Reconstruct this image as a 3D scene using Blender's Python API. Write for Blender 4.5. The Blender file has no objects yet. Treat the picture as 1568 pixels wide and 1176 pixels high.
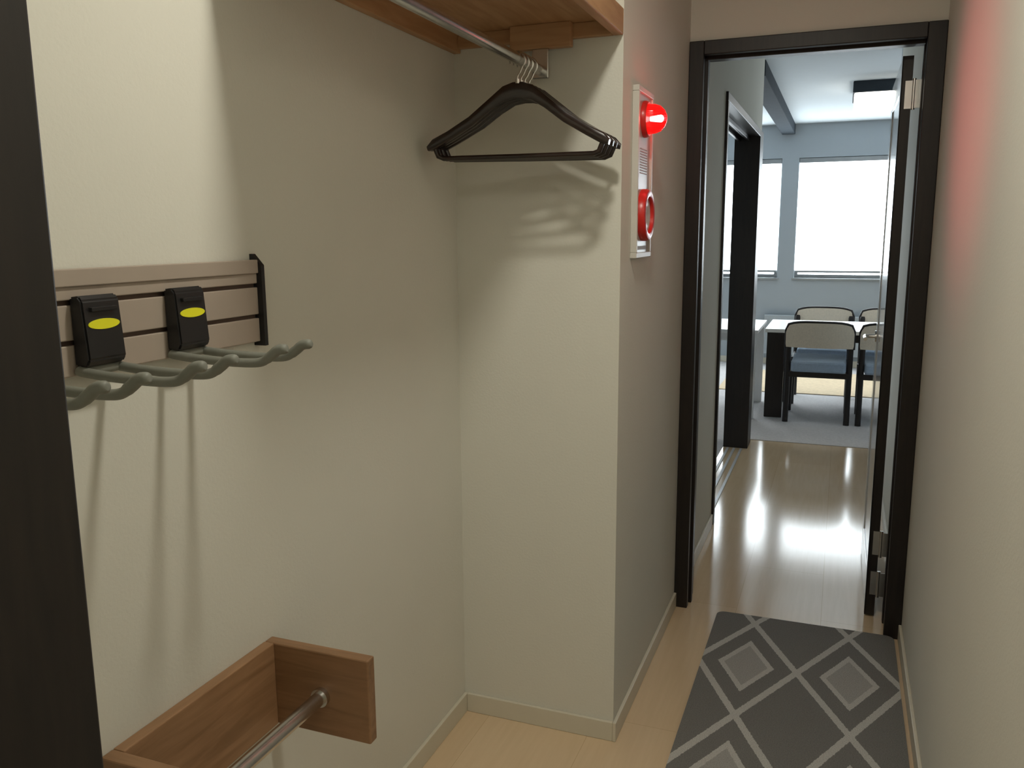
import bpy, bmesh, math
from mathutils import Vector, Matrix
scene = bpy.context.scene
COL = scene.collection
scene.view_settings.view_transform = 'Standard'
scene.view_settings.look = 'None'

# ---------------------------------------------------------------- materials
def new_mat(name):
    m = bpy.data.materials.new(name); m.use_nodes = True
    nt = m.node_tree
    b = nt.nodes['Principled BSDF']
    return m, nt, b

def N(nt, t, **kw):
    n = nt.nodes.new(t)
    for k, v in kw.items(): setattr(n, k, v)
    return n

def plain(name, col, rough=0.5, metal=0.0, var=0.06, scale=12, bump=0.0, bscale=200, emis=None, estr=0, coat=0, spec=0.5):
    m, nt, b = new_mat(name)
    geo = N(nt, 'ShaderNodeNewGeometry')
    nz = N(nt, 'ShaderNodeTexNoise'); nz.inputs['Scale'].default_value = scale; nz.inputs['Detail'].default_value = 4
    nt.links.new(geo.outputs['Position'], nz.inputs['Vector'])
    r = N(nt, 'ShaderNodeValToRGB')
    r.color_ramp.elements[0].position = 0.3; r.color_ramp.elements[1].position = 0.7
    r.color_ramp.elements[0].color = tuple(c*(1-var) for c in col)+(1,)
    r.color_ramp.elements[1].color = tuple(min(1, c*(1+var)) for c in col)+(1,)
    nt.links.new(nz.outputs['Fac'], r.inputs['Fac'])
    nt.links.new(r.outputs['Color'], b.inputs['Base Color'])
    b.inputs['Roughness'].default_value = rough
    b.inputs['Metallic'].default_value = metal
    b.inputs['Coat Weight'].default_value = coat
    b.inputs['Specular IOR Level'].default_value = spec
    if bump:
        n2 = N(nt, 'ShaderNodeTexNoise'); n2.inputs['Scale'].default_value = bscale; n2.inputs['Detail'].default_value = 3
        nt.links.new(geo.outputs['Position'], n2.inputs['Vector'])
        bp = N(nt, 'ShaderNodeBump'); bp.inputs['Strength'].default_value = bump; bp.inputs['Distance'].default_value = 0.002
        nt.links.new(n2.outputs['Fac'], bp.inputs['Height'])
        nt.links.new(bp.outputs['Normal'], b.inputs['Normal'])
    if emis:
        b.inputs['Emission Color'].default_value = emis+(1,)
        b.inputs['Emission Strength'].default_value = estr
    return m

def wood(name, c1, c2, rough=0.45, stretch=(1, 14, 1), scale=5.0, axis_scale=None, coat=0.0):
    m, nt, b = new_mat(name)
    geo = N(nt, 'ShaderNodeNewGeometry')
    mp = N(nt, 'ShaderNodeMapping'); mp.inputs['Scale'].default_value = stretch
    nt.links.new(geo.outputs['Position'], mp.inputs['Vector'])
    nz = N(nt, 'ShaderNodeTexNoise'); nz.inputs['Scale'].default_value = scale; nz.inputs['Detail'].default_value = 7
    nz.inputs['Distortion'].default_value = 0.6
    nt.links.new(mp.outputs['Vector'], nz.inputs['Vector'])
    r = N(nt, 'ShaderNodeValToRGB')
    r.color_ramp.elements[0].position = 0.32; r.color_ramp.elements[1].position = 0.68
    r.color_ramp.elements[0].color = c1+(1,); r.color_ramp.elements[1].color = c2+(1,)
    nt.links.new(nz.outputs['Fac'], r.inputs['Fac'])
    nt.links.new(r.outputs['Color'], b.inputs['Base Color'])
    b.inputs['Roughness'].default_value = rough
    b.inputs['Coat Weight'].default_value = coat
    bp = N(nt, 'ShaderNodeBump'); bp.inputs['Strength'].default_value = 0.15; bp.inputs['Distance'].default_value = 0.001
    nt.links.new(nz.outputs['Fac'], bp.inputs['Height']); nt.links.new(bp.outputs['Normal'], b.inputs['Normal'])
    return m

def floor_mat():
    m, nt, b = new_mat('laminate_floor')
    geo = N(nt, 'ShaderNodeNewGeometry')
    mp = N(nt, 'ShaderNodeMapping'); mp.inputs['Rotation'].default_value = (0, 0, math.radians(90))
    nt.links.new(geo.outputs['Position'], mp.inputs['Vector'])
    br = N(nt, 'ShaderNodeTexBrick')
    br.inputs['Scale'].default_value = 1.0
    br.inputs['Brick Width'].default_value = 0.9; br.inputs['Row Height'].default_value = 0.303
    br.inputs['Mortar Size'].default_value = 0.0010
    br.inputs['Color1'].default_value = (0.70, 0.53, 0.345, 1)
    br.inputs['Color2'].default_value = (0.74, 0.57, 0.38, 1)
    br.inputs['Mortar'].default_value = (0.60, 0.44, 0.27, 1)
    nt.links.new(mp.outputs['Vector'], br.inputs['Vector'])
    mp2 = N(nt, 'ShaderNodeMapping'); mp2.inputs['Scale'].default_value = (30, 2.0, 1)
    nt.links.new(geo.outputs['Position'], mp2.inputs['Vector'])
    nz = N(nt, 'ShaderNodeTexNoise'); nz.inputs['Scale'].default_value = 2.0; nz.inputs['Detail'].default_value = 6
    nt.links.new(mp2.outputs['Vector'], nz.inputs['Vector'])
    r = N(nt, 'ShaderNodeValToRGB')
    r.color_ramp.elements[0].position = 0.3; r.color_ramp.elements[1].position = 0.7
    r.color_ramp.elements[0].color = (0.94, 0.93, 0.91, 1); r.color_ramp.elements[1].color = (1.0, 1.0, 1.0, 1)
    nt.links.new(nz.outputs['Fac'], r.inputs['Fac'])
    mx = N(nt, 'ShaderNodeMix', data_type='RGBA', blend_type='MULTIPLY'); mx.inputs[0].default_value = 1.0
    nt.links.new(br.outputs['Color'], mx.inputs[6]); nt.links.new(r.outputs['Color'], mx.inputs[7])
    nt.links.new(mx.outputs[2], b.inputs['Base Color'])
    b.inputs['Roughness'].default_value = 0.13
    b.inputs['Specular IOR Level'].default_value = 0.65
    n3 = N(nt, 'ShaderNodeTexNoise'); n3.inputs['Scale'].default_value = 5
    nt.links.new(geo.outputs['Position'], n3.inputs['Vector'])
    bp = N(nt, 'ShaderNodeBump'); bp.inputs['Strength'].default_value = 0.05; bp.inputs['Distance'].default_value = 0.004
    nt.links.new(n3.outputs['Fac'], bp.inputs['Height']); nt.links.new(bp.outputs['Normal'], b.inputs['Normal'])
    return m

def rug_mat():
    m, nt, b = new_mat('diamond_rug')
    L = nt.links
    geo = N(nt, 'ShaderNodeNewGeometry')
    sep = N(nt, 'ShaderNodeSeparateXYZ'); 
    nzd = N(nt, 'ShaderNodeTexNoise'); nzd.inputs['Scale'].default_value = 140
    L.new(geo.outputs['Position'], nzd.inputs['Vector'])
    vm = N(nt, 'ShaderNodeVectorMath', operation='MULTIPLY_ADD')
    vm.inputs[1].default_value = (0.007, 0.007, 0); 
    L.new(nzd.outputs['Color'], vm.inputs[0]); L.new(geo.outputs['Position'], vm.inputs[2])
    L.new(vm.outputs[0], sep.inputs[0])
    def mth(op, a, bb=None, c=None):
        n = N(nt, 'ShaderNodeMath', operation=op)
        for i, v in enumerate((a, bb, c)):
            if v is None: continue
            if isinstance(v, (int, float)): n.inputs[i].default_value = v
            else: L.new(v, n.inputs[i])
        return n.outputs[0]
    def tri(o, off, per):
        a = mth('SUBTRACT', o, off); a = mth('DIVIDE', a, per); a = mth('ADD', a, 0.5)
        a = mth('FRACT', a); a = mth('SUBTRACT', a, 0.5); return mth('ABSOLUTE', a)
    a = tri(sep.outputs[0], -0.2195, 0.318); c = tri(sep.outputs[1], 2.70, 0.63)
    d = mth('ADD', a, c)
    lat = mth('LESS_THAN', mth('ABSOLUTE', mth('SUBTRACT', d, 0.5)), 0.040)
    ring = mth('LESS_THAN', mth('ABSOLUTE', mth('SUBTRACT', d, 0.25)), 0.032)
    white = mth('MAXIMUM', lat, ring)
    fill = mth('LESS_THAN', d, 0.22)
    nz = N(nt, 'ShaderNodeTexNoise'); nz.inputs['Scale'].default_value = 350
    L.new(geo.outputs['Position'], nz.inputs['Vector'])
    m1 = N(nt, 'ShaderNodeMix', data_type='RGBA'); m1.inputs[6].default_value = (0.235, 0.23, 0.22, 1); m1.inputs[7].default_value = (0.44, 0.43, 0.41, 1)
    L.new(fill, m1.inputs[0])
    m2 = N(nt, 'ShaderNodeMix', data_type='RGBA'); m2.inputs[7].default_value = (0.62, 0.61, 0.58, 1)
    L.new(white, m2.inputs[0]); L.new(m1.outputs[2], m2.inputs[6])
    m3 = N(nt, 'ShaderNodeMix', data_type='RGBA', blend_type='MULTIPLY'); m3.inputs[0].default_value = 0.7
    r = N(nt, 'ShaderNodeValToRGB'); r.color_ramp.elements[0].position = 0.3; r.color_ramp.elements[1].position = 0.6
    r.color_ramp.elements[0].color = (0.55, 0.55, 0.55, 1)
    L.new(nz.outputs['Fac'], r.inputs['Fac'])
    L.new(m2.outputs[2], m3.inputs[6]); L.new(r.outputs['Color'], m3.inputs[7])
    L.new(m3.outputs[2], b.inputs['Base Color'])
    b.inputs['Roughness'].default_value = 1.0; b.inputs['Specular IOR Level'].default_value = 0.1
    bp = N(nt, 'ShaderNodeBump'); bp.inputs['Strength'].default_value = 0.8; bp.inputs['Distance'].default_value = 0.004
    L.new(nz.outputs['Fac'], bp.inputs['Height']); L.new(bp.outputs['Normal'], b.inputs['Normal'])
    return m

M_wall = plain('wallpaper_cream', (0.71, 0.70, 0.63), 0.9, var=0.015, scale=3, bump=0.2, bscale=160, spec=0.15)
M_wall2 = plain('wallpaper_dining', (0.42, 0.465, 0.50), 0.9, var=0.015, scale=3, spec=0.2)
M_ceil = plain('ceiling_white', (0.76, 0.77, 0.77), 0.9, var=0.01, spec=0.2)
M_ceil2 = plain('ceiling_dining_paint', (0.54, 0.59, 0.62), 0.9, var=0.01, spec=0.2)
M_base = plain('baseboard_cream', (0.66, 0.62, 0.51), 0.45, var=0.02)
M_dark = wood('dark_walnut', (0.007, 0.0045, 0.004), (0.015, 0.010, 0.008), 0.42, (10, 10, 1), 8)
M_black = plain('black_plastic', (0.012, 0.012, 0.013), 0.4)
M_oak = wood('oak', (0.42, 0.23, 0.11), (0.54, 0.32, 0.165), 0.5, (12, 1.2, 12), 4)
M_oakx = wood('oak_x', (0.40, 0.22, 0.105), (0.52, 0.31, 0.16), 0.5, (1.2, 12, 12), 4)
M_oak2 = wood('brown_oak', (0.24, 0.13, 0.06), (0.37, 0.21, 0.11), 0.45, (12, 1.2, 12), 4)  # oak darkened in colour to paint in the lower rack's shade
M_oak2x = wood('brown_oak_x', (0.21, 0.115, 0.055), (0.33, 0.185, 0.095), 0.45, (1.2, 12, 12), 4)  # same darkened oak for end boards turned away from the downlight
M_chrome = plain('brushed_steel', (0.62, 0.61, 0.59), 0.25, 1.0, var=0.04, scale=60)
M_floor = floor_mat()
M_rug = rug_mat()
M_carpet = plain('carpet_bluegrey', (0.60, 0.58, 0.57), 1.0, var=0.08, scale=60, bump=0.6, bscale=300, spec=0.1)
M_beige = plain('rug_beige', (0.68, 0.55, 0.38), 1.0, var=0.08, scale=40, bump=0.4, spec=0.1)
M_taupe = plain('taupe_slat', (0.40, 0.335, 0.28), 0.5, var=0.03)
M_groove = plain('slat_groove', (0.10, 0.065, 0.05), 0.6)
M_prong = plain('greygreen_rubber', (0.20, 0.205, 0.175), 0.55, var=0.05, scale=60)
M_yellow = plain('yellow_label', (0.80, 0.78, 0.02), 0.4, var=0.02)
M_panelw = plain('alarm_frame', (0.62, 0.60, 0.55), 0.4, var=0.02)
M_silver = plain('alarm_plate', (0.55, 0.55, 0.54), 0.35, 0.3, var=0.03)
M_red = plain('red_plastic', (0.62, 0.02, 0.015), 0.3, var=0.04)
M_hanger = wood('hanger_wood', (0.010, 0.005, 0.004), (0.022, 0.011, 0.008), 0.3, (3, 10, 10), 10, coat=0.3)
M_blind = plain('backlit_blind', (0.8, 0.8, 0.8), 0.8, emis=(0.86, 0.95, 1.0), estr=9.0)  # emission stands in for daylight coming through the blind
M_alu = plain('aluminium_grey', (0.33, 0.35, 0.36), 0.4, 0.3)
M_track = plain('track_metal', (0.6, 0.6, 0.6), 0.4, 0.2)
M_beam = plain('painted_beam', (0.05, 0.06, 0.07), 0.9, spec=0.05)
M_whitetop = plain('white_laminate', (0.80, 0.80, 0.78), 0.3, var=0.01)
M_fabric = plain('beige_fabric', (0.78, 0.69, 0.55), 0.95, var=0.05, scale=80, bump=0.3, spec=0.1)
M_blue = plain('blue_seat_fabric', (0.38, 0.47, 0.58), 0.95, var=0.06, scale=80, spec=0.1)
M_leaf = plain('door_leaf_grey', (0.52, 0.54, 0.54), 0.22, var=0.02, coat=0.5)
M_diff = plain('lamp_diffuser', (0.9, 0.9, 0.88), 0.5, emis=(1.0, 0.95, 0.86), estr=4.0)
M_glow = plain('downlight_glow', (0.9, 0.9, 0.85), 0.5, emis=(1.0, 0.90, 0.75), estr=6)

# ---------------------------------------------------------------- geometry
def empty(name, loc=(0, 0, 0)):
    e = bpy.data.objects.new(name, None); e.empty_display_size = 0.05
    e.location = loc; COL.objects.link(e); return e

def finish(name, bm, mat, parent=None, origin=None, smooth=False, mats=None):
    """bm verts in world coordinates; origin moved to centre"""
    me = bpy.data.meshes.new(name)
    if origin is None:
        mn = Vector((1e9,)*3); mxx = Vector((-1e9,)*3)
        for v in bm.verts:
            for i in range(3):
                mn[i] = min(mn[i], v.co[i]); mxx[i] = max(mxx[i], v.co[i])
        origin = (mn+mxx)/2
    origin = Vector(origin)
    bmesh.ops.translate(bm, verts=bm.verts, vec=-origin)
    bmesh.ops.recalc_face_normals(bm, faces=bm.faces)
    if smooth:
        for f in bm.faces: f.smooth = True
    bm.to_mesh(me); bm.free()
    for mm in (mats or [mat]): me.materials.append(mm)
    ob = bpy.data.objects.new(name, me); COL.objects.link(ob)
    if parent:
        ob.parent = parent
        ob.location = origin-parent.location
    else:
        ob.location = origin
    if smooth:
        md = ob.modifiers.new('es', 'EDGE_SPLIT'); md.split_angle = math.radians(40)
    return ob

def add_box(bm, x0, x1, y0, y1, z0, z1, bevel=0.0, mi=0):
    r = bmesh.ops.create_cube(bm, size=1.0)
    vs = r['verts']
    for v in vs:
        v.co = Vector(((x0+x1)/2+v.co.x*(x1-x0), (y0+y1)/2+v.co.y*(y1-y0), (z0+z1)/2+v.co.z*(z1-z0)))
    fs = set(f for v in vs for f in v.link_faces)
    for f in fs: f.material_index = mi
    if bevel:
        es = list(set(e for v in vs for e in v.link_edges))
        bmesh.ops.bevel(bm, geom=es, offset=bevel, segments=2, affect='EDGES', profile=0.5)

def box(name, x0, x1, y0, y1, z0, z1, mat, parent=None, bevel=0.0):
    bm = bmesh.new(); add_box(bm, x0, x1, y0, y1, z0, z1, bevel)
    return finish(name, bm, mat, parent)

def boxes(name, lst, mat, parent=None, bevel=0.0, mats=None):
    bm = bmesh.new()
    for b in lst: add_box(bm, *b[:6], bevel=bevel, mi=(b[6] if len(b) > 6 else 0))
    return finish(name, bm, mat, parent, mats=mats)

def add_tube(bm, pts, rad, seg=14, cap=True, flat=1.0):
    pts = [Vector(p) for p in pts]; n = len(pts)
    rads = rad if isinstance(rad, (list, tuple)) else [rad]*n
    t0 = (pts[1]-pts[0]).normalized()
    ref = Vector((0, 0, 1)) if abs(t0.z) < 0.9 else Vector((0, 1, 0))
    nrm = (ref-t0*ref.dot(t0)).normalized()
    rings = []
    for i in range(n):
        if i == 0: t = (pts[1]-pts[0])
        elif i == n-1: t = (pts[-1]-pts[-2])
        else: t = (pts[i+1]-pts[i-1])
        t.normalize()
        nrm = (nrm-t*nrm.dot(t)).normalized(); bi = t.cross(nrm)
        rings.append([bm.verts.new(pts[i]+(nrm*math.cos(2*math.pi*k/seg)*flat+bi*math.sin(2*math.pi*k/seg))*rads[i]) for k in range(seg)])
    for i in range(n-1):
        for k in range(seg):
            bm.faces.new((rings[i][k], rings[i][(k+1) % seg], rings[i+1][(k+1) % seg], rings[i+1][k]))
    if cap:
        bm.faces.new(rings[0][::-1]); bm.faces.new(rings[-1])

def tube(name, pts, rad, mat, parent=None, seg=16, flat=1.0):
    bm = bmesh.new(); add_tube(bm, pts, rad, seg, True, flat)
    return finish(name, bm, mat, parent, smooth=True)

def smooth_pts(pts, k=6):
    out = []; P = [Vector(p) for p in pts]
    for i in range(len(P)-1):
        p0 = P[max(i-1, 0)]; p1 = P[i]; p2 = P[i+1]; p3 = P[min(i+2, len(P)-1)]
        for j in range(k):
            t = j/k
            out.append(0.5*((2*p1)+(-p0+p2)*t+(2*p0-5*p1+4*p2-p3)*t*t+(-p0+3*p1-3*p2+p3)*t**3))
    out.append(P[-1]); return out

def lathe_x(name, prof, center, mat, parent=None, seg=32, squash=1.0):
    """prof: list of (offset along +x, radius) around centre, axis x"""
    bm = bmesh.new(); c = Vector(center); rings = []
    for (d, r) in prof:
        rings.append([bm.verts.new(c+Vector((d, math.cos(2*math.pi*k/seg)*r, math.sin(2*math.pi*k/seg)*r*squash))) for k in range(seg)])
    for i in range(len(rings)-1):
        for k in range(seg):
            bm.faces.new((rings[i][k], rings[i][(k+1) % seg], rings[i+1][(k+1) % seg], rings[i+1][k]))
    bm.faces.new(rings[0]); bm.faces.new(rings[-1])
    return finish(name, bm, mat, parent, smooth=True)

# ---------------------------------------------------------------- room shell
XL, XR, XB, YN, YD = -0.532, 0.265, -0.99, 2.15, 3.10
ZC, ZC2 = 2.45, 2.50
YF = 9.50
XW = -0.672
box('floor', -1.09, 0.365, -1.3, 5.92, -0.1, 0.0, M_floor)
boxes('floor_carpet', [(-4.1, 3.3, 5.92, 9.7, -0.1, 0.004), (-4.1, -1.09, 3.1, 5.92, -0.1, 0.004)], M_carpet)
boxes('floor_carpet_strip', [(-1.09, -0.68, 3.2, 5.92, 0.0, 0.004)], M_carpet)
box('wall_left', -1.09, XL, YN, YD+0.1, 0, 2.6, M_wall)
box('wall_niche_back', -1.09, XB, 0.33, YN, 0, 2.6, M_wall)
box('wall_niche_side', XB, -0.61, 0.33, 0.43, 0, 2.6, M_wall)
box('wall_left_near', -0.63, XL, -1.2, 0.30, 0, 2.6, M_wall)
box('wall_right', XR, XR+0.1, -1.2, 5.82, 0, 2.6, M_wall)
box('wall_back', -0.73, 0.365, -1.3, -1.2, 0, 2.6, M_wall)
box('wall_over_door', XL, XR, YD, YD+0.10, 2.055, 2.6, M_wall)
boxes('wall_corridor_left', [(XW, XL, 3.2, 4.07, 0, 2.6), (XW, XL, 4.07, 5.66, 2.03, 2.6)], M_wall)
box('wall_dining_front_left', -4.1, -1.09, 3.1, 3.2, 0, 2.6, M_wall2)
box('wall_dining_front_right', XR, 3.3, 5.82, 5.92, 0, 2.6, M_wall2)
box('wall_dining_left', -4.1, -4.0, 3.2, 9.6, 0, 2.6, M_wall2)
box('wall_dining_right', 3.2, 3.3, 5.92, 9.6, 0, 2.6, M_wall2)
W = [(-2.45, -0.645), (-0.475, 1.35)]; ZS, ZT = 0.93, 2.16
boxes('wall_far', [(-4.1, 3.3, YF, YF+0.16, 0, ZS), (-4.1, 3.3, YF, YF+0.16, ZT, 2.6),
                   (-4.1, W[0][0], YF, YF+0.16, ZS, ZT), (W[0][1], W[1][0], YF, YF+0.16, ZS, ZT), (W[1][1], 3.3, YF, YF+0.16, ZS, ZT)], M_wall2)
box('ceiling', -1.09, 0.365, -1.3, YD+0.1, ZC, ZC+0.1, M_ceil)
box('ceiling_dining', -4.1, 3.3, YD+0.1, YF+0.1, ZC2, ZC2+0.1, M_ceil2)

# baseboards
bh, bt = 0.058, 0.010
box('baseboard_left', XL, XL+bt, YN-bt, YD-0.019, 0, bh, M_base, bevel=0.002)
box('baseboard_niche_end', XB+bt, XL, YN-bt, YN, 0, bh, M_base, bevel=0.002)
box('baseboard_niche_back', XB, XB+bt, 0.44, YN-0.001, 0, bh, M_base, bevel=0.002)
box('baseboard_right', XR-bt, XR, -1.2, YD-0.019, 0, bh, M_base, bevel=0.002)
box('baseboard_corridor_left', XL, XL+bt, YD+0.131, 4.06, 0, bh, M_base, bevel=0.002)
box('baseboard_corridor_right', XR-bt, XR, YD+0.131, 5.9, 0, bh, M_base, bevel=0.002)
box('baseboard_far', -3.9, 3.1, YF-bt, YF, 0.004, 0.07, M_base, bevel=0.002)

# near-left dark door post
boxes('trim_entrance_post', [(-0.62, -0.522, 0.30, 0.4505, 0, 2.45)], M_dark, bevel=0.002)

# windows
for i, (a, b) in enumerate(W):
    e = empty('window_%d' % (i+1), ((a+b)/2, YF+0.08, (ZS+ZT)/2))
    f = 0.035
    boxes('window_frame', [(a, b, YF+0.05, YF+0.11, ZS, ZS+f), (a, b, YF+0.05, YF+0.11, ZT-f, ZT),
                           (a, a+f, YF+0.05, YF+0.11, ZS+f, ZT-f), (b-f, b, YF+0.05, YF+0.11, ZS+f, ZT-f),
                           ((a+b)/2-0.02, (a+b)/2+0.02, YF+0.06, YF+0.11, ZS+f, ZT-f)], M_alu, e)
    box('roller_blind', a+0.008, b-0.008, YF+0.03, YF+0.034, ZS+0.075, ZT-0.05, M_blind, e)
    box('blind_headbox', a+0.004, b-0.004, YF+0.004, YF+0.05, ZT-0.05, ZT-0.005, M_alu, e, 0.004)
    boxes('blind_bottom_rail', [(a+0.008, b-0.008, YF+0.02, YF+0.045, ZS+0.055, ZS+0.078)], M_alu, e, 0.003)
    box('window_glass_light_gap', a+f, b-f, YF+0.12, YF+0.125, ZS+f, ZT-f, M_blind, e)  # not glass: glowing sheet in place of the daylight outside
    box('window_sill', a-0.02, b+0.02, YF-0.025, YF+0.05, ZS-0.02, ZS, M_alu, e, 0.004)

# ceiling beam, lights
box('ceiling_beam', -0.66, -0.53, 5.92, YF, 2.40, ZC2, M_beam, bevel=0.004)
for cx, cy in ((0.33, 7.3), (1.75, 6.6), (-2.3, 6.0)):  # first is the real fixture; other two added unseen to light chair backs
    e = empty('ceiling_light_fixture', (cx, cy, 2.45))
    boxes('housing', [(cx-0.33, cx+0.33, cy-0.3, cy+0.3, 2.42, ZC2)], M_beam, e, 0.006)
    box('diffuser', cx-0.32, cx+0.32, cy-0.29, cy+0.29, 2.345, 2.42, M_diff, e, 0.012)

# ---------------------------------------------------------------- door 1
e = empty('door_frame', (-0.13, YD+0.05, 1.0))
y0, y1 = YD-0.018, YD+0.13
JL, JR, ZH = -0.482, 0.209, 2.014
boxes('left_jamb', [(XL+0.0005, JL, y0, y0+0.03, 0, 2.06), (XL+0.0005, JL-0.012, y0+0.03, y1-0.03, 0, 2.06), (XL+0.0005, JL, y1-0.03, y1, 0, 2.06), (JL-0.012, JL+0.008, y0+0.055, y0+0.08, 0, ZH)], M_dark, e, 0.0025)
boxes('right_jamb', [(JR, XR-0.0005, y0, y0+0.03, 0, 2.06), (JR+0.012, XR-0.0005, y0+0.03, y1-0.03, 0, 2.06), (JR, XR-0.0005, y1-0.03, y1, 0, 2.06)], M_dark, e, 0.0025)
boxes('head', [(JL, JR, y0, y0+0.03, ZH, 2.06), (JL, JR, y0+0.03, y1-0.03, ZH+0.012, 2.06), (JL, JR, y1-0.03, y1, ZH, 2.06), (JL, JR, y0+0.055, y0+0.08, ZH-0.008, ZH+0.014)], M_dark, e, 0.0025)

# door leaf (open, against the right-hand wall)
e = empty('door_1', (0.165, 3.55, 1.0))
lx0, lx1, ly0, ly1 = 0.150, 0.183, 3.245, 3.93
boxes('leaf_panel', [(lx0+0.004, lx1-0.004, ly0+0.11, ly1-0.11, 0.15, 1.90)], M_leaf, e)
boxes('leaf_stiles', [(lx0, lx1, ly0+0.004, ly0+0.11, 0.008, 1.99), (lx0, lx1, ly1-0.11, ly1, 0.008, 1.99),
                      (lx0, lx1, ly0+0.11, ly1-0.11, 0.008, 0.15), (lx0, lx1, ly0+0.11, ly1-0.11, 1.88, 1.99)], M_leaf, e, 0.002)
boxes('leaf_edge_band', [(lx0, lx1, ly0, ly0+0.004, 0.008, 1.99), (lx0-0.001, lx0+0.002, ly0, ly0+0.02, 0.008, 1.99)], M_dark, e)
for z in (0.135, 0.29, 1.865):
    boxes('hinge', [(lx1+0.002, JR+0.016, ly0-0.014, ly0-0.011, z-0.045, z+0.045), (lx0+0.012, lx1, ly0-0.003, ly0, z-0.045, z+0.045)], M_chrome, e)
    tube('hinge_pin', [(lx1+0.006, ly0-0.009, z-0.05), (lx1+0.006, ly0-0.009, z+0.05)], 0.006, M_chrome, e)
tube('lever_handle', smooth_pts([(lx0, ly1-0.06, 0.98), (lx0-0.035, ly1-0.06, 0.98), (lx0-0.045, ly1-0.075, 0.98), (lx0-0.045, ly1-0.17, 0.98)]), 0.008, M_chrome, e)
lathe_x('handle_rose', [(-0.006, 0.024), (0, 0.024)], (lx0, ly1-0.06, 0.98), M_chrome, e)

# sliding door opening on the left
e = empty('sliding_door_frame', (-0.6, 4.86, 1.0))
boxes('near_jamb', [(XW-0.005, XL+0.012, 4.07, 4.11, 0.0, 2.0)], M_dark, e, 0.002)
boxes('far_jamb', [(XW-0.005, XL+0.012, 5.66, 5.86, 0.0, 2.04)], M_dark, e, 0.002)
boxes('lintel', [(XW-0.005, XL+0.012, 4.07, 5.66, 2.0, 2.04), (-0.655, -0.640, 4.11, 5.66, 1.975, 2.0), (-0.60, -0.585, 4.11, 5.66, 1.975, 2.0)], M_dark, e, 0.002)
boxes('floor_track', [(-0.650, -0.635, 4.11, 5.63, 0.0, 0.006), (-0.610, -0.595, 4.11, 5.63, 0.0, 0.006), (-0.565, -0.550, 4.11, 5.63, 0.0, 0.006)], M_track, e)
box('wall_corridor_end_upper', XW, XL, 5.66, 5.86, 2.04, 2.6, M_wall)

# ---------------------------------------------------------------- rug
bm = bmesh.new()
rx0, rx1, ry0, ry1, rr = -0.365, 0.243, 0.9, 3.08, 0.03
pts = []
for cx, cy, a0 in ((rx1-rr, ry1-rr, 0), (rx0+rr, ry1-rr, 90), (rx0+rr, ry0+rr, 180), (rx1-rr, ry0+rr, 270)):
    for k in range(7):
        a = math.radians(a0+k*15); pts.append((cx+rr*math.cos(a), cy+rr*math.sin(a)))
vs = [bm.verts.new((p[0], p[1], 0.0005)) for p in pts]
f = bm.faces.new(vs); r = bmesh.ops.extrude_face_region(bm, geom=[f])
bmesh.ops.translate(bm, verts=[v for v in r['geom'] if isinstance(v, bmesh.types.BMVert)], vec=(0, 0, 0.011))
finish('diamond_pattern_runner_rug', bm, M_rug)

# ---------------------------------------------------------------- upper closet shelf + rod
ZU = 1.895; YS = 1.20
e = empty('closet_shelf', (-0.75, 1.7, 1.93))
box('board', XB, -0.557, YS, YN, 1.93, 1.95, M_oak, e)
box('front_fascia', -0.557, -0.532, YS, YN-0.0005, ZU, 1.957, M_oak, e, 0.003)
box('back_cleat', XB, XB+0.02, YS, YN, 1.885, 1.93, M_oak, e, 0.002)
box('end_cleat', XB+0.02, -0.557, YN-0.02, YN, 1.895, 1.93, M_oakx, e, 0.002)
box('near_cleat', XB+0.02, -0.557, YS, YS+0.02, 1.895, 1.93, M_oakx, e, 0.002)
RX, RZ = -0.735, 1.820
box('rod_block', RX-0.08, RX+0.08, YN-0.045, YN-0.02, 1.872, 1.93, M_oakx, e, 0.002)
box('rod_block', RX-0.08, RX+0.08, YS+0.02, YS+0.045, 1.872, 1.93, M_oakx, e, 0.002)
e = empty('closet_rod', (RX, 1.7, RZ))
tube('rod', [(RX, YS+0.03, RZ), (RX, YN-0.03, RZ)], 0.013, M_chrome, e, 24)
for yy in (YN-0.035, YS+0.035):
    boxes('bracket', [(RX-0.022, RX+0.022, yy-0.005, yy+0.005, RZ-0.02, 1.873)], M_chrome, e, 0.003)

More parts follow.
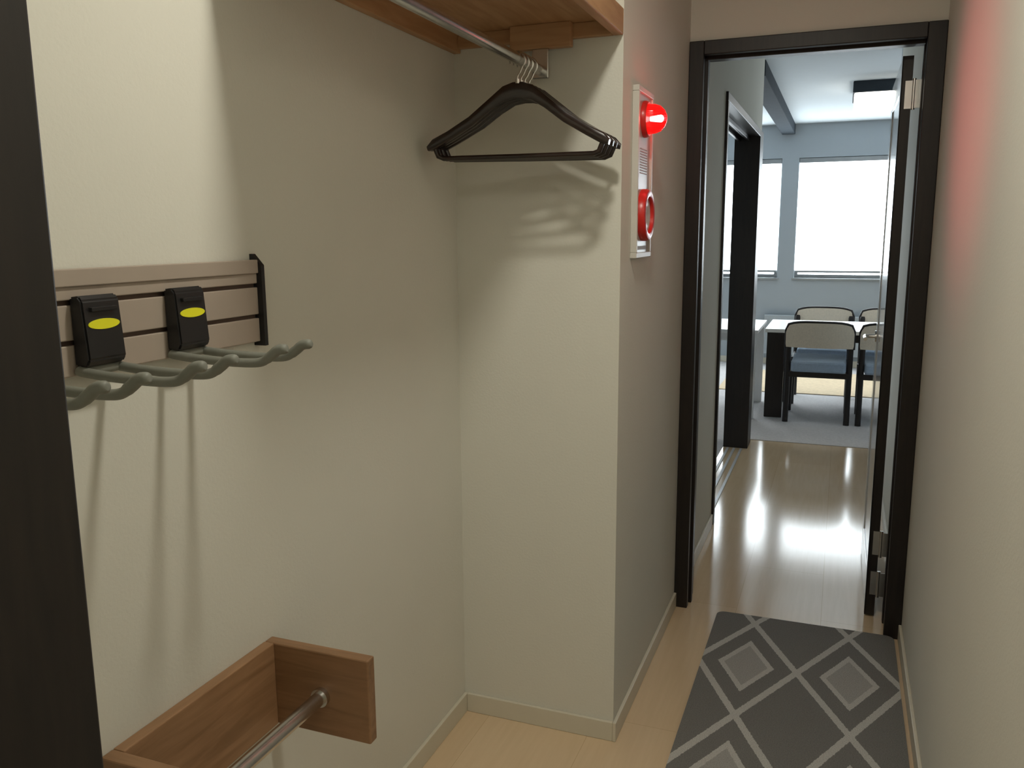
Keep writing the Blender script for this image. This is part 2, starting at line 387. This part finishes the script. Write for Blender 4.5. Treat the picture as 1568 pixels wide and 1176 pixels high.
# ---------------------------------------------------------------- hangers
def hanger(x, y, rot):
    zr = RZ+0.0135
    e = empty('wooden_clothes_hanger', (x, y, zr))
    top = zr-0.067
    up = [(-0.232, -0.138), (-0.218, -0.122), (-0.18, -0.104), (-0.125, -0.072), (-0.075, -0.034), (-0.038, -0.006), (-0.012, 0.002), (0.012, 0.002),
          (0.038, -0.006), (0.075, -0.034), (0.125, -0.072), (0.18, -0.104), (0.218, -0.122), (0.232, -0.138)]
    lo = [(-0.229, -0.150), (-0.212, -0.147), (-0.172, -0.126), (-0.115, -0.094), (-0.068, -0.060), (-0.035, -0.041), (-0.010, -0.036), (0.010, -0.036),
          (0.035, -0.041), (0.068, -0.060), (0.115, -0.094), (0.172, -0.126), (0.212, -0.147), (0.229, -0.150)]
    K = 0.965
    bm = bmesh.new(); rows = []
    for (ux, uz), (lx, lz) in zip(up, lo):
        ux *= K; lx *= K
        th = 0.006+0.007*min(1, (abs(ux)/0.2)**2); cy = 0.015*(abs(ux)/0.22)**2
        cx, cz = (ux+lx)/2, (uz+lz)/2; ring = []
        for k in range(12):
            a = 2*math.pi*k/12
            ca, sa = math.cos(a), math.sin(a)
            sx = math.copysign(abs(ca)**0.6, ca); sy = math.copysign(abs(sa)**0.6, sa)
            ring.append(bm.verts.new((x+cx+(ux-lx)/2*sx, y-cy+th*0.8*sy, top+cz+(uz-lz)/2*sx)))
        rows.append(ring)
    for i in range(len(rows)-1):
        for k in range(12): bm.faces.new((rows[i][k], rows[i][(k+1) % 12], rows[i+1][(k+1) % 12], rows[i+1][k]))
    bm.faces.new(rows[0]); bm.faces.new(rows[-1])
    finish('arms', bm, M_hanger, e, smooth=True)
    tube('trouser_bar', [(x-0.207, y-0.013, top-0.142), (x-0.198, y-0.012, top-0.163), (x-0.185, y-0.011, top-0.168), (x, y-0.004, top-0.168), (x+0.185, y-0.011, top-0.168), (x+0.198, y-0.012, top-0.163), (x+0.207, y-0.013, top-0.142)], 0.0062, M_hanger, e, 10)
    p = []
    for k in range(15):
        a = math.radians(-50+k*(250/14))
        p.append(Vector((x+0.0195*math.cos(a), y, zr-0.0167+0.0195*math.sin(a))))
    low = [Vector(q) for q in [(x, y, top-0.01), (x, y, top+0.012), (x+0.006, y, top+0.022)]]
    tube('hook', smooth_pts(low+p, 3), 0.0021, M_chrome, e, 8)
    tube('collar', [(x, y, top-0.002), (x, y, top+0.008)], 0.006, M_chrome, e, 12)
    e.rotation_euler = (0, 0, math.radians(rot))
for y, r in ((1.950, 4), (1.974, 8), (2.000, 11), (2.030, 15)):
    hanger(RX, y, r)

# ---------------------------------------------------------------- ski rack
e = empty('wall_ski_rack', (XB, 1.0, 1.30))
ya, yb = 0.50, 1.262
boxes('slat_panel', [(XB, XB+0.006, ya, yb, 1.228, 1.372, 1), (XB+0.006, XB+0.018, ya, yb, 1.352, 1.376), (XB+0.006, XB+0.014, ya, yb, 1.334, 1.3525),
                     (XB+0.006, XB+0.014, ya, yb, 1.279, 1.327), (XB+0.006, XB+0.014, ya, yb, 1.230, 1.272)], M_taupe, e, 0.0015, mats=[M_taupe, M_groove])
bm = bmesh.new()
prof = [(XB, 1.222), (XB+0.024, 1.222), (XB+0.024, 1.366), (XB+0.006, 1.386), (XB, 1.386)]
v1 = [bm.verts.new((a, yb, z)) for a, z in prof]; v2 = [bm.verts.new((a, yb+0.009, z)) for a, z in prof]
bm.faces.new(v1); bm.faces.new(v2[::-1])
for i in range(5): bm.faces.new((v1[i], v1[(i+1) % 5], v2[(i+1) % 5], v2[i]))
finish('end_cap', bm, M_black, e)
for yc in (0.575, 0.735, 0.892, 1.066):
    # wedge clip
    bm = bmesh.new()
    prof = [(XB+0.014, 1.338), (XB+0.030, 1.340), (XB+0.036, 1.333), (XB+0.042, 1.252), (XB+0.036, 1.243), (XB+0.014, 1.243)]
    n = len(prof)
    v1 = [bm.verts.new((a, yc-0.033, z)) for a, z in prof]; v2 = [bm.verts.new((a, yc+0.033, z)) for a, z in prof]
    bm.faces.new(v1); bm.faces.new(v2[::-1])
    for i in range(n): bm.faces.new((v1[i], v1[(i+1) % n], v2[(i+1) % n], v2[i]))
    bmesh.ops.bevel(bm, geom=list(bm.edges), offset=0.0025, segments=2, affect='EDGES')
    finish('clip', bm, M_black, e)
    boxes('clip_lip', [(XB+0.03, XB+0.043, yc-0.022, yc+0.022, 1.318, 1.324)], M_black, e, 0.001)
    bm = bmesh.new(); vv = []
    for k in range(28):
        a = 2*math.pi*k/28; dz = 0.0072*math.sin(a); z = 1.300+dz
        xx = XB+0.036+(1.333-z)/(1.333-1.252)*0.006+0.0012
        vv.append(bm.verts.new((xx, yc+0.027*math.cos(a), z)))
    f = bm.faces.new(vv); r = bmesh.ops.extrude_face_region(bm, geom=[f])
    bmesh.ops.translate(bm, verts=[v for v in r['geom'] if isinstance(v, bmesh.types.BMVert)], vec=(-0.0015, 0, 0))
    finish('label', bm, M_yellow, e)
    tube('prong_root', [(XB+0.026, yc-0.03, 1.236), (XB+0.026, yc+0.03, 1.236)], 0.0072, M_prong, e)
    for dy in (-0.031, 0.031):
        y = yc+dy
        P = smooth_pts([(XB+0.018, y, 1.238), (XB+0.028, y, 1.2355), (XB+0.07, y, 1.232), (XB+0.12, y, 1.230), (XB+0.165, y, 1.230),
                        (XB+0.190, y, 1.233), (XB+0.207, y, 1.243), (XB+0.220, y, 1.252), (XB+0.236, y, 1.254)], 5)
        n = len(P); R = [0.0070]*n
        for i, p in enumerate(P):
            d = p.x-XB
            if d > 0.20: R[i] = 0.0078
        R[-1] = 0.004; R[-2] = 0.0068; R[0] = 0.006
        tube('prong', P, R, M_prong, e, 14)

# ---------------------------------------------------------------- lower wooden rack
e = empty('wooden_wall_rack', (-0.87, 1.05, 0.56))
zt, zb = 0.655, 0.488
box('back_board', XB, XB+0.022, 0.872, 1.238, zb, zt, M_oak2, e, 0.002)
box('end_board', XB, -0.764, 1.238, 1.262, zb, zt, M_oak2x, e, 0.003)
box('end_board', XB, -0.764, 0.848, 0.872, zb, zt, M_oak2x, e, 0.003)
tube('rail', [(-0.866, 0.872, 0.566), (-0.866, 1.238, 0.566)], 0.0135, M_chrome, e, 24)
tube('rail_flange', [(-0.866, 1.228, 0.566), (-0.866, 1.2385, 0.566)], 0.018, M_chrome, e, 24)
tube('rail_flange', [(-0.866, 0.8715, 0.566), (-0.866, 0.882, 0.566)], 0.018, M_chrome, e, 24)

# ---------------------------------------------------------------- fire alarm
e = empty('fire_alarm_panel', (XL, 2.345, 1.57))
pa, pb, pz0, pz1 = 2.255, 2.435, 1.350, 1.795
boxes('frame', [(XL, XL+0.018, pa, pb, pz0, pz0+0.015), (XL, XL+0.018, pa, pb, pz1-0.015, pz1), (XL, XL+0.018, pa, pa+0.012, pz0+0.015, pz1-0.015), (XL, XL+0.018, pb-0.012, pb, pz0+0.015, pz1-0.015)], M_panelw, e, 0.002)
box('plate', XL, XL+0.012, pa+0.012, pb-0.012, pz0+0.015, pz1-0.015, M_silver, e)
yc = 2.345; LZ = 1.718
lathe_x('lamp_base', [(0, 0.048), (0.006, 0.048), (0.014, 0.044), (0.014, 0.0)], (XL+0.012, yc, LZ), M_red, e)
m, nt, b = new_mat('red_lens')
out = [n for n in nt.nodes if n.type == 'OUTPUT_MATERIAL'][0]
b.inputs['Base Color'].default_value = (0.75, 0.01, 0.01, 1); b.inputs['Roughness'].default_value = 0.15
b.inputs['Emission Color'].default_value = (1, 0.02, 0.02, 1); b.inputs['Emission Strength'].default_value = 0.3
wv = N(nt, 'ShaderNodeTexWave'); wv.inputs['Scale'].default_value = 60; wv.bands_direction = 'Z'
geo = N(nt, 'ShaderNodeNewGeometry'); nt.links.new(geo.outputs['Position'], wv.inputs['Vector'])
bp = N(nt, 'ShaderNodeBump'); bp.inputs['Strength'].default_value = 0.3; bp.inputs['Distance'].default_value = 0.002
nt.links.new(wv.outputs['Fac'], bp.inputs['Height']); nt.links.new(bp.outputs['Normal'], b.inputs['Normal'])
tr = N(nt, 'ShaderNodeBsdfTransparent'); tr.inputs['Color'].default_value = (1, 0.12, 0.12, 1)
mx = N(nt, 'ShaderNodeMixShader'); mx.inputs[0].default_value = 0.55
nt.links.new(b.outputs[0], mx.inputs[2]); nt.links.new(tr.outputs[0], mx.inputs[1]); nt.links.new(mx.outputs[0], out.inputs['Surface'])
M_lens = m
M_bulb = plain('alarm_bulb', (1, 0.4, 0.4), 0.3, emis=(1, 0.8, 0.8), estr=40)
lathe_x('lamp_lens', [(0.010, 0.040), (0.030, 0.038), (0.044, 0.033), (0.055, 0.022), (0.060, 0.010), (0.061, 0.002)], (XL+0.012, yc, LZ), M_lens, e)
lathe_x('lamp_bulb', [(0.016, 0.006), (0.036, 0.009), (0.046, 0.010), (0.051, 0.007), (0.053, 0.002)], (XL+0.012, yc, LZ), M_bulb, e)
lathe_x('call_point_ring', [(0, 0.070), (0.012, 0.070), (0.020, 0.066), (0.022, 0.058), (0.020, 0.050), (0.008, 0.046)], (XL+0.012, yc, 1.465), M_red, e, 40)
M_btn = plain('button_white', (0.7, 0.66, 0.64), 0.3)
lathe_x('call_button', [(0.0, 0.046), (0.012, 0.046), (0.014, 0.030), (0.010, 0.018), (0.010, 0.002)], (XL+0.012, yc, 1.465), M_btn, e, 40)
sl = [(XL+0.0115, XL+0.0135, yc-0.04, yc+0.04, 1.575+0.007*k, 1.5775+0.007*k) for k in range(10)]
M_slot = plain('speaker_slot', (0.38, 0.37, 0.36), 0.6)
boxes('speaker_grille', sl, M_slot, e)
box('nameplate', XL+0.0115, XL+0.0135, yc-0.05, yc+0.05, 1.372, 1.382, M_slot, e)
# beam of the lamp towards the facing wall
ld = bpy.data.lights.new('alarm_lamp_beam', 'SPOT'); ld.color = (1, 0.10, 0.13); ld.energy = 6.5; ld.shadow_soft_size = 0.012
ld.spot_size = math.radians(84); ld.spot_blend = 1.0
lo = bpy.data.objects.new('alarm_lamp_beam', ld); COL.objects.link(lo); lo.parent = e
lo.location = Vector((XL+0.077, yc, LZ))-e.location
lo.rotation_euler = (0, math.radians(-90), 0)
ld = bpy.data.lights.new('alarm_lamp_spill', 'POINT'); ld.color = (1, 0.06, 0.08); ld.energy = 0.15; ld.shadow_soft_size = 0.012
lo = bpy.data.objects.new('alarm_lamp_spill', ld); COL.objects.link(lo); lo.parent = e
lo.location = Vector((XL+0.09, yc, LZ))-e.location

# ---------------------------------------------------------------- dining furniture
def table(name, x0, x1, y0, y1, h, legmat):
    e = empty(name, ((x0+x1)/2, (y0+y1)/2, 0))
    box('top', x0, x1, y0, y1, h-0.028, h, M_whitetop, e, 0.004)
    z0 = 0.005
    boxes('legs', [(x0+0.015, x0+0.145, y0+0.02, y0+0.07, z0, h-0.028), (x1-0.145, x1-0.015, y0+0.02, y0+0.07, z0, h-0.028),
                   (x0+0.015, x0+0.145, y1-0.07, y1-0.02, z0, h-0.028), (x1-0.145, x1-0.015, y1-0.07, y1-0.02, z0, h-0.028)], legmat, e, 0.004)
    boxes('apron', [(x0+0.05, x1-0.05, y0+0.05, y0+0.07, h-0.09, h-0.028), (x0+0.05, x1-0.05, y1-0.07, y1-0.05, h-0.09, h-0.028)], legmat, e)
table('dining_table', -0.52, 1.3, 6.68, 7.42, 0.69, M_dark)
table('dining_table', -2.1, -0.56, 6.55, 7.35, 0.69, M_whitetop)

def chair(cx, yb, face):
    """yb = y of back legs, face=+1 seat extends to +y"""
    e = empty('dining_chair', (cx, yb+face*0.22, 0))
    w = 0.235; s = face; z0 = 0.005
    for sx in (-1, 1):
        x = cx+sx*(w-0.02)
        tube('back_leg', smooth_pts([(x, yb-s*0.02, z0), (x, yb+s*0.005, 0.25), (x, yb+s*0.01, 0.43), (x, yb-s*0.012, 0.60), (x, yb-s*0.035, 0.70)], 4), [0.021]*16+[0.017], M_dark, e, 12)
        tube('front_leg', [(x, yb+s*0.42, z0), (x, yb+s*0.42, 0.40)], [0.019, 0.022], M_dark, e, 12)
        boxes('side_rail', [(x-0.013, x+0.013, min(yb, yb+s*0.42), max(yb, yb+s*0.42), 0.345, 0.395)], M_dark, e, 0.003)
    boxes('cross_rails', [(cx-w+0.02, cx+w-0.02, yb-0.011, yb+0.011, 0.345, 0.385), (cx-w+0.02, cx+w-0.02, yb+s*0.42-0.011, yb+s*0.42+0.011, 0.345, 0.395)], M_dark, e, 0.003)
    ys = sorted((yb-s*0.02, yb+s*0.45))
    box('seat_cushion', cx-w+0.042, cx+w-0.042, ys[0], ys[1], 0.383, 0.468, M_blue, e, 0.018)
    bm = bmesh.new(); nx, nz = 12, 6; grid = {}
    for side in (0, 1):
        for i in range(nx+1):
            t = -1+2*i/nx
            for j in range(nz+1):
                u = j/nz
                hw = w*(1-0.10*max(0, u-0.75)/0.25)
                x = cx+t*hw
                z = 0.575+u*(0.185-0.02*t**4)
                y = yb-s*(0.035+0.035*(1-t*t)+0.03*u)+s*(0.013 if side else -0.013)
                grid[side, i, j] = bm.verts.new((x, y, z))
    for side in (0, 1):
        for i in range(nx):
            for j in range(nz):
                bm.faces.new((grid[side, i, j], grid[side, i+1, j], grid[side, i+1, j+1], grid[side, i, j+1]))
    for i in range(nx):
        for j in (0, nz): bm.faces.new((grid[0, i, j], grid[0, i+1, j], grid[1, i+1, j], grid[1, i, j]))
    for j in range(nz):
        for i in (0, nx): bm.faces.new((grid[0, i, j], grid[0, i, j+1], grid[1, i, j+1], grid[1, i, j]))
    finish('back_pad', bm, M_fabric, e, smooth=True)
    P = []
    for i in range(13):
        t = -1+2*i/12
        P.append((cx+t*w*0.92, yb-s*(0.035+0.035*(1-t*t)+0.03), 0.575+0.185-0.02*t**4+0.006))
    P = [(cx-w*1.0, yb-s*0.04, 0.57), (cx-w*1.0, yb-s*0.05, 0.70)]+P+[(cx+w*1.0, yb-s*0.05, 0.70), (cx+w*1.0, yb-s*0.04, 0.57)]
    tube('back_frame', P, 0.010, M_dark, e, 10)
chair(-0.125, 6.60, 1)
chair(0.385, 6.61, 1)
chair(-0.12, 7.72, -1)
chair(0.40, 7.72, -1)
box('beige_area_rug', -1.0, 1.4, 7.77, 9.0, 0.0045, 0.012, M_beige, bevel=0.002)
e = empty('panel_radiator', (0.2, 9.45, 0.33))
boxes('panel', [(-0.75, 1.2, 9.42, 9.47, 0.12, 0.54)], M_wall2, e, 0.006)
boxes('fins', [(-0.72+0.06*k, -0.70+0.06*k, 9.412, 9.42, 0.15, 0.51) for k in range(32)], M_wall2, e)
boxes('mounts', [(-0.5, -0.45, 9.47, 9.5, 0.2, 0.4), (0.9, 0.95, 9.47, 9.5, 0.2, 0.4)], M_alu, e)

# ---------------------------------------------------------------- corridor lights
LX, LY = -0.25, 1.20
e = empty('ceiling_downlight', (LX, LY, ZC))
bm = bmesh.new(); seg = 36; rings = []
for r_, z_ in ((0.095, ZC), (0.095, ZC-0.006), (0.080, ZC-0.010), (0.074, ZC-0.004), (0.074, ZC)):
    rings.append([bm.verts.new((LX+r_*math.cos(2*math.pi*k/seg), LY+r_*math.sin(2*math.pi*k/seg), z_)) for k in range(seg)])
for i in range(4):
    for k in range(seg): bm.faces.new((rings[i][k], rings[i][(k+1) % seg], rings[i+1][(k+1) % seg], rings[i+1][k]))
finish('trim_ring', bm, M_ceil, e, smooth=True)
bm = bmesh.new(); bmesh.ops.create_circle(bm, cap_ends=True, radius=0.072, segments=32, matrix=Matrix.Translation((LX, LY, ZC-0.004)))
finish('lens', bm, M_glow, e)
ld = bpy.data.lights.new('downlight_area', 'AREA'); ld.shape = 'DISK'; ld.size = 0.14; ld.energy = 10.5; ld.color = (1.0, 0.96, 0.83)
lo = bpy.data.objects.new('downlight_area', ld); COL.objects.link(lo); lo.parent = e; lo.location = (0, 0, -0.013)
# invented soft fill lamp behind the viewpoint, lifts the niche shadows
e = empty('entrance_ceiling_lamp', (-0.13, -0.45, ZC))
box('lamp_body', -0.38, 0.12, -0.70, -0.20, ZC-0.035, ZC, M_ceil, e, 0.006)
ld = bpy.data.lights.new('entrance_lamp_panel', 'AREA'); ld.shape = 'RECTANGLE'; ld.size = 0.44; ld.size_y = 0.44; ld.energy = 7.0; ld.color = (1.0, 0.95, 0.84)
lo = bpy.data.objects.new('entrance_lamp_panel', ld); COL.objects.link(lo); lo.parent = e; lo.location = (0, 0, -0.037)

# world: overcast daylight
w = bpy.data.worlds.new('World'); scene.world = w; w.use_nodes = True
w.node_tree.nodes['Background'].inputs[0].default_value = (0.75, 0.87, 1.0, 1)
w.node_tree.nodes['Background'].inputs[1].default_value = 1.0

# ---------------------------------------------------------------- camera
yaw, pitch, roll = math.radians(21.15), math.radians(10.1), math.radians(0.4)
F = Vector((-math.sin(yaw), math.cos(yaw), 0)); R = Vector((math.cos(yaw), math.sin(yaw), 0)); Z = Vector((0, 0, 1))
fw = F*math.cos(pitch)-Z*math.sin(pitch); up = Z*math.cos(pitch)+F*math.sin(pitch)
R2 = R*math.cos(roll)-up*math.sin(roll); U2 = up*math.cos(roll)+R*math.sin(roll)
cd = bpy.data.cameras.new('camera'); cam = bpy.data.objects.new('camera', cd); COL.objects.link(cam)
cd.sensor_width = 36; cd.lens = 1300/1568*36; cd.clip_start = 0.02
mat = Matrix((R2, U2, -fw)).transposed().to_4x4(); mat.translation = Vector((0, 0, 1.42))
cam.matrix_world = mat
scene.camera = cam
